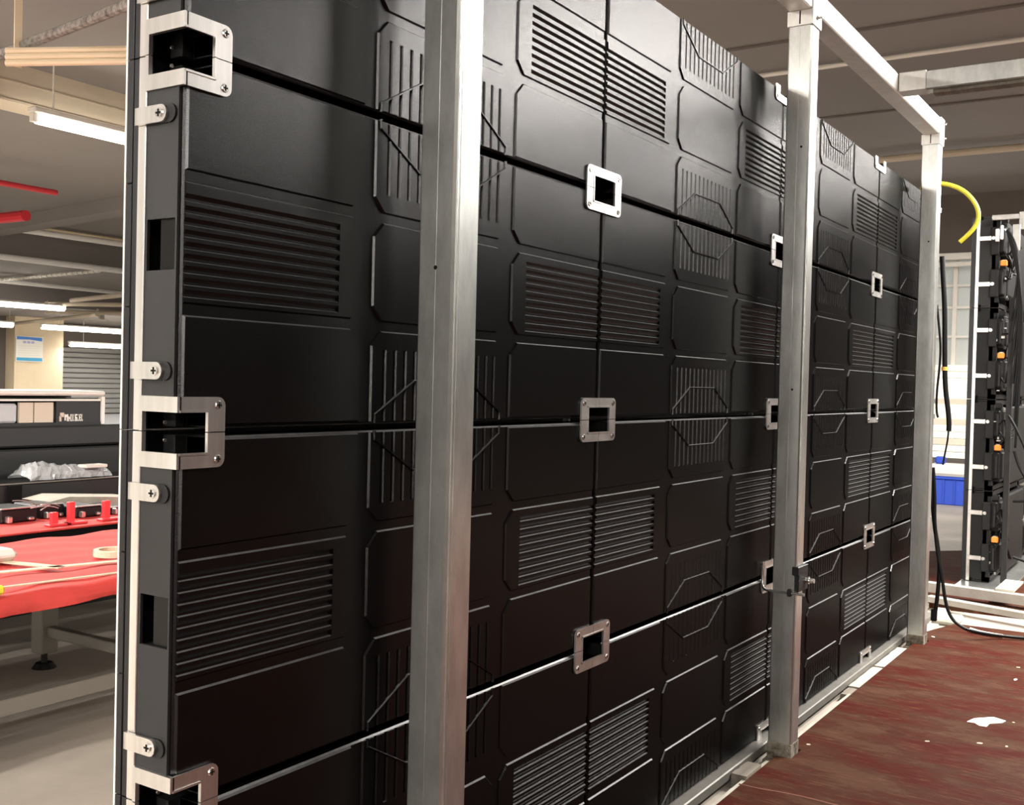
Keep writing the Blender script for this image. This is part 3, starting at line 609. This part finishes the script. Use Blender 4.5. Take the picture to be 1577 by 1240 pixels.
# ------------------------------------------------------------------ far window, bin
wn = tag(empty('window_1', (0, 11, 0), None, None), kind='structure')
wx0, wx1, wz0, wz1 = -1.42, -.86, ZO-.6, ZO+1.48
obj('pane', mesh('pane', boxes(((wx0+.03, .12, wz0), (wx0+.25, .13, wz1))), 'glass2'), wn); obj('pane', mesh('pane', boxes(((wx0+.28, .12, wz0), (wx1, .13, wz1))), 'glass2'), wn)
zs = P(1470, 560, 'y', 11).z
obj('daylight_view', mesh('daylight_view', boxes(((wx0, .14, wz0), (wx1, .15, zs+.55))), 'day'), wn)
fr = mesh('frame_bar', boxes(((wx0, .04, wz0), (wx0+.04, .11, wz1))), 'white')
for x in (0, .25, .5): obj('frame_bar', fr, wn, (x, 0, 0))
ft = mesh('transom', boxes(((wx0, .05, 0), (wx1, .1, .025))), 'white')
for py in (441, 475, 520): obj('transom', ft, wn, (0, 0, P(1470, py, 'y', 11).z))
obj('curtain_rail', mesh('curtain_rail', boxes(((wx0-.1, -.12, wz1-.02), (wx1+.1, -.04, wz1+.05)), ((wx0-.1, -.1, wz1-.09), (wx1+.1, -.05, wz1-.04)), bev=.01), 'paper'), wn)
sm = [mesh('blind_slat', boxes(((wx0, 0, 0), (wx1, .02, .062)), bev=.003), m) for m in ('blind', 'blind', 'blind2')]
n = int((zs-wz0)/.07)
for k in range(n): obj('blind_slat', sm[0 if k > 9 else (k*7 % 3)], wn, (0, -.03-.01*(k % 2), wz0+.07*k))
qa, qb = P(1438, 732, 'y', 10.6), P(1479, 778, 'y', 10.6)
t = empty('blue_crate', (qa.x, 10.55, 0), 'blue ribbed plastic crate on the floor under the far window', 'crate'); ww = qb.x-qa.x+.08; hh = qa.z-.0
obj('body', mesh('body', boxes(((-.06, 0, 0), (ww, .3, hh-.03)), bev=.008), 'blue'), t)
obj('rim', mesh('rim', boxes(((-.08, -.02, hh-.03), (ww+.02, .32, hh)), bev=.006), 'blue'), t)
rb = mesh('rib', boxes(((0, -.012, .02), (.012, 0, hh-.03))), 'blue')
for k in range(4): obj('rib', rb, t, (k*ww/3.3, 0, 0))
simple('white_wrap', boxes(((qa.x-.05, 10.5, hh+.002), (qa.x+ww, 10.85, hh+.12)), bev=.03), 'paper', 'white plastic wrap heaped on the blue crate', 'wrap')
q = P(1449, 712, 'y', 10.6); simple('blue_bag', boxes(((q.x-.05, 10.55, hh+.122), (q.x+.045, 10.65, q.z+.06)), bev=.015), 'blue', 'small dark blue bag on top of the white wrap under the window', 'bag')

# ------------------------------------------------------------------ left hall: tables, cases
def grid_cloth(x0, x1, y0, y1, z, drop, seed):
    rnd = random.Random(seed); bm = bmesh.new(); nx, ny = 34, 60; V = []
    ph = [rnd.uniform(0, 6) for _ in range(8)]
    for j in range(ny+1):
        row = []; y = y0+(y1-y0)*j/ny
        for i in range(nx+7):
            u = min(i, nx)/nx; x = x0+(x1-x0)*u; h = z+.004*math.sin(9*x+ph[0]+3*y)+.003*math.sin(23*y+7*x+ph[1])+.0025*math.sin(41*x-13*y+ph[2])
            if i > nx:
                k = (i-nx)/6; h -= drop*k*(1+.25*math.sin(7*y+ph[3])+.15*math.sin(17*y+ph[4])); x += .012*math.sin(19*y+ph[5])*k+.03*math.sin(min(k, 1)*1.6)
            row.append(bm.verts.new((x, y, h)))
        V.append(row)
    for j in range(ny):
        for i in range(nx+6): bm.faces.new((V[j][i], V[j][i+1], V[j+1][i+1], V[j+1][i]))
    return bm
def smooth(o):
    for p_ in o.data.polygons: p_.use_smooth = True
    return o
TZ = ZO-.57
t = empty('work_table', (0, 0, 0), 'low grey steel work table under the red cloth, at the left edge', 'table')
obj('tabletop', mesh('tabletop', boxes(((-2.62, -.6, TZ-.035), (-1.74, 2.3, TZ-.012))), 'legs'), t)
for x, y in ((-2.556, 1.521), (-1.8, 1.53), (-2.556, -.5), (-1.8, -.5)):
    lg = obj('leg', mesh('leg', boxes(((x-.035, y-.035, .06), (x+.035, y+.035, TZ-.035)), bev=.004), 'legs'), t)
    bm = bmesh.new(); cyl(bm, (x, y, .0), (x, y, .02), .045, 16, .03); cyl(bm, (x, y, .02), (x, y, .06), .012); obj('levelling_foot', mesh('levelling_foot', bm, 'rubber'), lg)
zr = P(90, 1067, 'x', -1.8).z
obj('long_rail', mesh('long_rail', boxes(((-1.82, -.46, zr-.025), (-1.78, 1.49, zr+.025)), bev=.003), 'legs'), t)
obj('cross_rail', mesh('cross_rail', boxes(((-2.52, 1.505, zr-.02), (-1.82, 1.54, zr+.02)), bev=.003), 'legs'), t)
o = simple('red_tablecloth', grid_cloth(-2.62, -1.73, -.6, 2.3, TZ-.001, .06, 3), 'redcloth', 'wrinkled red cloth covering the near work table', 'tablecloth'); smooth(o)
def bar(name, p, q, w_, h_, m, label, cat, group=None):
    p, q = Vector(p), Vector(q); d = q-p; n = Vector((-d.y, d.x, 0)).normalized()*w_/2; bm = bmesh.new()
    prism(bm, [tuple((p+n).xy), tuple((q+n).xy), tuple((q-n).xy), tuple((p-n).xy)], 'z', p.z, p.z+h_); return simple(name, bm, m, label, cat, group)
tz = -.565
for k, (p, q, w_, lab) in enumerate((((-5, 866), (95, 876), .035, 'pale strip lying on the red cloth, the farther one'), ((-5, 884), (182, 866), .03, 'long pale strip lying diagonally across the red cloth'), ((-5, 908), (182, 884), .012, 'narrow cream strip near the front of the red cloth'))):
    a, b = P(*p, 'z', tz), P(*q, 'z', tz); bar('pale_strip', (a.x, a.y, TZ+.007), (b.x, b.y, TZ+.007), w_, .004, 'pale', lab, 'strip')
q = P(174, 852, 'z', tz+.01); bm = bmesh.new()
for k in range(24):
    a0, a1 = k*math.tau/24, (k+1)*math.tau/24; R_, r_ = .065, .048
    pts = [(R_*math.cos(a0), R_*math.sin(a0)), (R_*math.cos(a1), R_*math.sin(a1)), (r_*math.cos(a1), r_*math.sin(a1)), (r_*math.cos(a0), r_*math.sin(a0))]; prism(bm, pts, 'z', 0, .022)
simple('tape_roll', bm, 'pale', 'roll of cream tape lying on the red cloth by the screen edge', 'tape', None, (q.x, q.y, TZ+.007))
q = P(2, 855, 'z', tz+.02); o = simple('white_pouch', boxes(((q.x-.1, q.y-.12, TZ+.007), (q.x+.06, q.y+.03, TZ+.05)), bev=.018), 'paper', 'white plastic pouch on the red cloth at the left edge', 'pouch')
q = P(-2, 905, 'z', tz+.02); simple('yellow_tool', boxes(((q.x-.03, q.y-.05, TZ+.007), (q.x+.03, q.y+.004, TZ+.035)), bev=.008), 'yellow', 'yellow tool on the red cloth cut by the left edge of the photo', 'tool')
# second table
T2 = ZO-.55
t = empty('back_table', (0, 0, 0), 'second low table with dark edge behind the red-clothed one', 'table')
obj('tabletop', mesh('tabletop', boxes(((-3.35, -.6, T2-.045), (-2.7, 2.9, T2-.008))), 'pit'), t)
for x, y in ((-3.28, -.5), (-2.78, -.5), (-3.28, 2.8), (-2.78, 2.8)): obj('leg', mesh('leg', boxes(((x-.03, y-.03, 0), (x+.03, y+.03, T2-.045))), 'legs'), t)
simple('red_table_runner', boxes(((-3.34, -.6, T2-.006), (-2.69, 2.9, T2+.002)), bev=.002), 'redcloth', 'red cloth on the table behind, under the black parts', 'tablecloth')
def z_at(px, py, x): return P(px, py, 'x', x)
# black glossy parts with red dividers
spec_ = [(0, 58, 781, 830, -2.95, 'glossy black part in clear film, at the left edge of the back table'), (62, 100, 776, 822, -2.98, 'glossy black part between the red dividers, second from the left'), (116, 158, 778, 818, -2.9, 'square black part with a white top edge on the back table'), (168, 200, 782, 812, -2.9, 'black part at the right end of the back table by the screen')]
for k, (x0, x1, y0, y1, X, lab) in enumerate(spec_):
    a, b = P(x0, y1, 'x', X), P(x1, y0, 'x', X)
    t = empty('black_part', (X, a.y, T2+.003), lab, 'part', 'black parts on the back table'); wd = b.y-a.y; ht = max(.03, b.z-T2-.003)
    obj('body', mesh('body', boxes(((-.2, 0, 0), (0, wd, ht)), bev=.006), 'module'), t)
    obj('top_edge', mesh('top_edge', boxes(((-.012, .004, ht), (.002, wd-.004, ht+.005)), bev=.001), 'alu'), t)
    obj('fitting', mesh('fitting', boxes(((0, wd*.1, .004), (.03, wd*.22, .03)), ((0, wd*.7, .008), (.02, wd*.85, .02)), bev=.003), 'alu'), t)
for k, (px, y0, y1) in enumerate(((83, 796, 812), (109, 780, 810), (163, 778, 804))):
    a = P(px-5, y1, 'x', -2.78); b = P(px+5, y0, 'x', -2.78)
    simple('red_divider', boxes(((-2.79, a.y, T2+.003), (-2.77, b.y, b.z+.02)), ((-2.78, a.y-.03, T2+.003), (-2.74, b.y+.04, T2+.012)), bev=.002), 'redblock', ['short red upright divider, leftmost on the back table', 'tall red upright divider in the middle of the back table', 'red upright divider nearest the screen on the back table'][k], 'divider')
rnd = random.Random(5)
for k in range(4):
    a = P(rnd.uniform(-5, 95), rnd.uniform(778, 815), 'x', -2.86); b = P(rnd.uniform(-5, 105), rnd.uniform(778, 815), 'x', -2.86); 
    zz = min(max(a.z, T2+.06), T2+.085); b.z = zz+rnd.uniform(-.02, .03)
    t = curve('film_fold', [(-2.84, a.y, zz), (-2.82, (a.y+b.y)/2, (zz+b.z)/2+.02), (-2.86, b.y, b.z)], '.0035' and .0022, 'legs' if k % 2 else 'alu2')
    tag(t, '%s thin silver strand lying over the black parts on the back table' % ['first', 'second', 'third', 'fourth'][k], 'strand', 'silver strands on the back table')
a, b = P(75, 772, 'x', -3.1), P(215, 786, 'x', -3.1)
bm = bmesh.new(); prism(bm, [(a.y, a.z-.005), (a.y+.1, a.z+.012), (b.y, P(190, 768, 'x', -3.1).z), (b.y, P(190, 781, 'x', -3.1).z), (a.y+.05, a.z-.018)], 'x', -3.3, -3.1)
simple('pale_flat_panel', bm, 'foam', 'pale flat panel lying across the black parts, beside the screen edge', 'panel')
simple('panel_support', boxes(((-3.28, a.y+.1, T2+.003), (-3.12, b.y-.1, T2+.018)), bev=.004), 'module', 'black block under the pale flat panel', 'block')
# cases
xl = -3.42; zlow = P(90, 739, 'x', xl).z; ztop = P(100, 657, 'x', -3.6).z
t = empty('lower_case', (0, 0, 0), 'long low black case forming a ledge behind the back table', 'case')
obj('body', mesh('body', boxes(((-3.68, 1.0, .0), (xl, 4.2, zlow-.008)), bev=.006), 'case'), t)
obj('metal_edge', mesh('metal_edge', boxes(((xl-.006, 1.0, zlow-.008), (xl+.002, 4.2, zlow-.003))), 'legs'), t)
obj('corner_post', mesh('corner_post', boxes(((xl, P(20, 780, 'x', xl).y-.03, .02), (xl+.02, P(20, 780, 'x', xl).y+.03, zlow-.01))), 'pit'), t)
t = empty('large_case', (0, 0, 0), 'large black lidded case behind the red table, topped by a white-edged box', 'case')
zj = P(90, 688, 'x', -3.7).z
obj('body', mesh('body', boxes(((-4.9, 1.0, 0), (-3.7, 4.2, zj-.006)), bev=.008), 'case'), t); obj('lid', mesh('lid', boxes(((-4.9, 1.0, zj+.002), (-3.7, 4.2, ztop)), bev=.01), 'case'), t)
# display box on the case
a, b = P(-40, 657, 'x', -3.72), P(163, 657, 'x', -3.72); zt2 = P(100, 602, 'x', -3.72).z
t = empty('display_box', (-3.74, 0, ztop), 'long white-edged open box with small black panels on the large black case', 'box')
hh = zt2-ztop
obj('white_lid', mesh('white_lid', boxes(((-.3, a.y, hh-.025), (.01, b.y+.005, hh)), bev=.008), 'paper'), t)
obj('white_shelf', mesh('white_shelf', boxes(((-.3, a.y, hh-.052), (.0, b.y-.02, hh-.043))), 'paper'), t)
obj('back_panel', mesh('back_panel', boxes(((-.3, a.y, .002), (-.28, b.y, hh-.03))), 'case'), t)
obj('black_base', mesh('black_base', boxes(((-.3, a.y, 0), (-.004, b.y, .012))), 'case'), t)
yq = lambda px: P(px, 640, 'x', -3.72).y
obj('front_panel', mesh('front_panel', boxes(((-.02, yq(92), .012), (-.01, yq(160), hh-.053))), 'case'), t)
obj('end_post', mesh('end_post', boxes(((-.03, yq(160), .0), (.002, yq(165), hh-.03)), bev=.002), 'paper'), t)
obj('card', mesh('card', boxes(((-.03, yq(36), .014), (-.012, yq(57), hh-.06))), 'cardboard'), t); obj('card', mesh('card', boxes(((-.03, yq(59), .014), (-.012, yq(88), hh-.06))), 'cardboard'), t)
obj('film', mesh('film', boxes(((-.05, yq(2), .014), (-.012, yq(33), hh-.065)), bev=.01), 'plastic'), t)
# white characters on the front panel
bs = []; y = yq(105); u_ = (yq(133)-yq(105))/16; zb = .018; hgt = .036
for ch in ('|\\|', '/|', '|=.', '#=', '##'):
    pass
for k, (f0, f1, g0, g1) in enumerate(((0, 1, .1, 1), (1, 2, .6, .9), (2, 3, 0, 1), (3.4, 4, 0, .7), (4, 6, .35, .55), (5, 5.8, 0, 1), (6.4, 8, .75, 1), (6.8, 7.6, 0, 1), (6.2, 8.2, 0, .2), (9, 9.8, 0, 1), (9.8, 11, .4, .6), (10.3, 11.2, 0, .4), (9.8, 11.2, .8, 1), (11.8, 16, 0, .2), (12.2, 15.6, .8, 1), (12.6, 13.4, 0, 1), (13.4, 15.4, .42, .6), (14.6, 15.4, 0, 1))):
    bs.append(((-.01, y+f0*u_, zb+g0*hgt), (-.008, y+f1*u_, zb+g1*hgt)))
obj('white_lettering', mesh('white_lettering', boxes(*bs), 'paper'), t)
obj('figure_print', mesh('figure_print', boxes(((-.01, yq(97), .018), (-.008, yq(100), .045)), ((-.01, yq(98), .04), (-.008, yq(104), .062))), 'cardboard'), t)
# plastic bundle on the ledge
a, b = P(34, 741, 'x', -3.5), P(160, 736, 'x', -3.5); bm = bmesh.new(); rnd = random.Random(2); nx, ny = 26, 10; V = []
for i in range(nx+1):
    row = []
    for j in range(ny+1):
        s = i/nx; th = math.pi*j/ny; hgt = (.085*(1-.55*s)*min(1, s*7+.25))*(1+.15*rnd.uniform(-1, 1))
        row.append(bm.verts.new((-3.53-.09*math.cos(th)*-1*(1+.1*rnd.uniform(-1, 1)), a.y+(b.y-a.y)*s+rnd.uniform(-.004, .004), zlow+.001+hgt*math.sin(th))))
    V.append(row)
for i in range(nx):
    for j in range(ny): bm.faces.new((V[i][j], V[i+1][j], V[i+1][j+1], V[i][j+1]))
simple('plastic_bundle', bm, 'plastic', 'crumpled clear plastic wrapping on the black ledge', 'wrap')
a = P(125, 720, 'x', -3.47); b = P(158, 730, 'x', -3.47); simple('folded_film', boxes(((-3.5, a.y, zlow+.045), (-3.43, b.y, zlow+.06)), bev=.003), 'paper', 'flat white folded film end sticking out of the plastic wrapping', 'wrap')

# ------------------------------------------------------------------ left hall: overhead
def pipe(name, p, q, r, m, label, cat='pipe', seg=10, group=None): return simple(name, cyls((p, q, r), seg=seg), m, label, cat, group)
a, b = P(-20, 92, 'z', 1.5), P(215, 1, 'z', 1.5); pipe('wrapped_pipe', a, b, .022, 'insul', 'dark wrapped pipe slanting across the upper left corner')
a, b = P(10, 88, 'z', 1.42), P(205, 85, 'z', 1.42); t = empty('cream_cable_tray', (0, 0, 0), 'cream ribbed cable tray running level in the upper left corner', 'tray')
for k in range(3):
    o = Vector((0, 0, .026*(k-1))); obj('tray_rib', mesh('tray_rib', cyls((a+o, b+o, .0145), seg=8), 'cream'), t)
q = P(29, 103, 'z', 1.40); simple('hanger_strap', boxes(((q.x-.014, q.y-.018, q.z), (q.x-.006, q.y+.018, HC)), bev=.001), 'cream', 'flat cream strap hanging from the ceiling in the upper left corner', 'strap')
a, b = P(-30, 276, 'z', 1.9), P(87, 297, 'z', 1.9); b.x = a.x; pipe('red_pipe', a, b, .028, 'redpipe', 'thin red pipe end under the ceiling, upper of the two red pipes')
a, b = P(-30, 339, 'z', 1.75), P(40, 332, 'z', 1.75); pipe('red_pipe', a, b, .06, 'redpipe', 'thicker red pipe end, lower of the two red pipes')
for k, (p0, p1, z, r) in enumerate((((0, 349), (190, 377), 2.05, .045), ((0, 395), (190, 418), 1.7, .045), ((0, 432), (190, 450), 1.7, .05), ((0, 342), (190, 372), 2.1, .02))):
    a, b = P(*p0, 'z', z), P(*p1, 'z', z); pipe('white_pipe', (a.x, a.y-2, a.z), (a.x, b.y+3, a.z), r, 'gloss' if k != 3 else 'cream', ['white pipe along the near edge of the dropped ceiling', 'white pipe along the lower edge of the near grey beam', 'white pipe along the top of the far grey beam', 'thin cream pipe just above the near white pipe'][k], 'pipe', group='long pipes of the left hall')
a, b = P(-10, 432, 'z', 1.68), P(156, 417, 'z', 1.68); bm = bmesh.new(); n = 22
for k in range(n):
    p = a.lerp(b, k/n); q = a.lerp(b, (k+.7)/n); cyl(bm, p, q, .03, 6)
cyl(bm, a, b, .015, 6)
simple('perforated_tray', bm, 'paper', 'thin dashed white tray under the dropped ceiling', 'tray')
for k, (px, y0, y1) in enumerate(((35, 440, 463), (157, 450, 492))):
    a, b = P(px, y0, 'x', -18), P(px, y1, 'x', -18); simple('drop_rod', boxes(((-18.03, a.y-.05, b.z), (-17.97, a.y+.05, 1.32+ZO if 0 else a.z))), 'greyp', ['short drop rod above the long tube light at the left edge', 'drop rod near the screen edge among the far pipes'][k], 'rod')
for k, (p0, p1, z) in enumerate((((70, 473), (190, 475), 1.22), ((110, 470), (190, 462), 1.22), ((70, 483), (190, 486), 1.18), ((20, 500), (150, 486), 1.1), ((0, 510), (40, 513), 1.0), ((150, 488), (195, 492), 1.15))):
    a, b = P(*p0, 'z', z), P(*p1, 'z', z)
    if a.x < -23.5: continue
    a.z = b.z = (1.28, 1.3, 1.22, 1.12, 1.06, 1.27)[k]+ZO
    pipe('far_pipe', a, b, .04, 'creamy', ['uppermost', 'rising', 'middle', 'slanting', 'lowest', 'short bright'][k]+' pale pipe among the far pipes beside the tube lights', group='far pipes of the left hall')
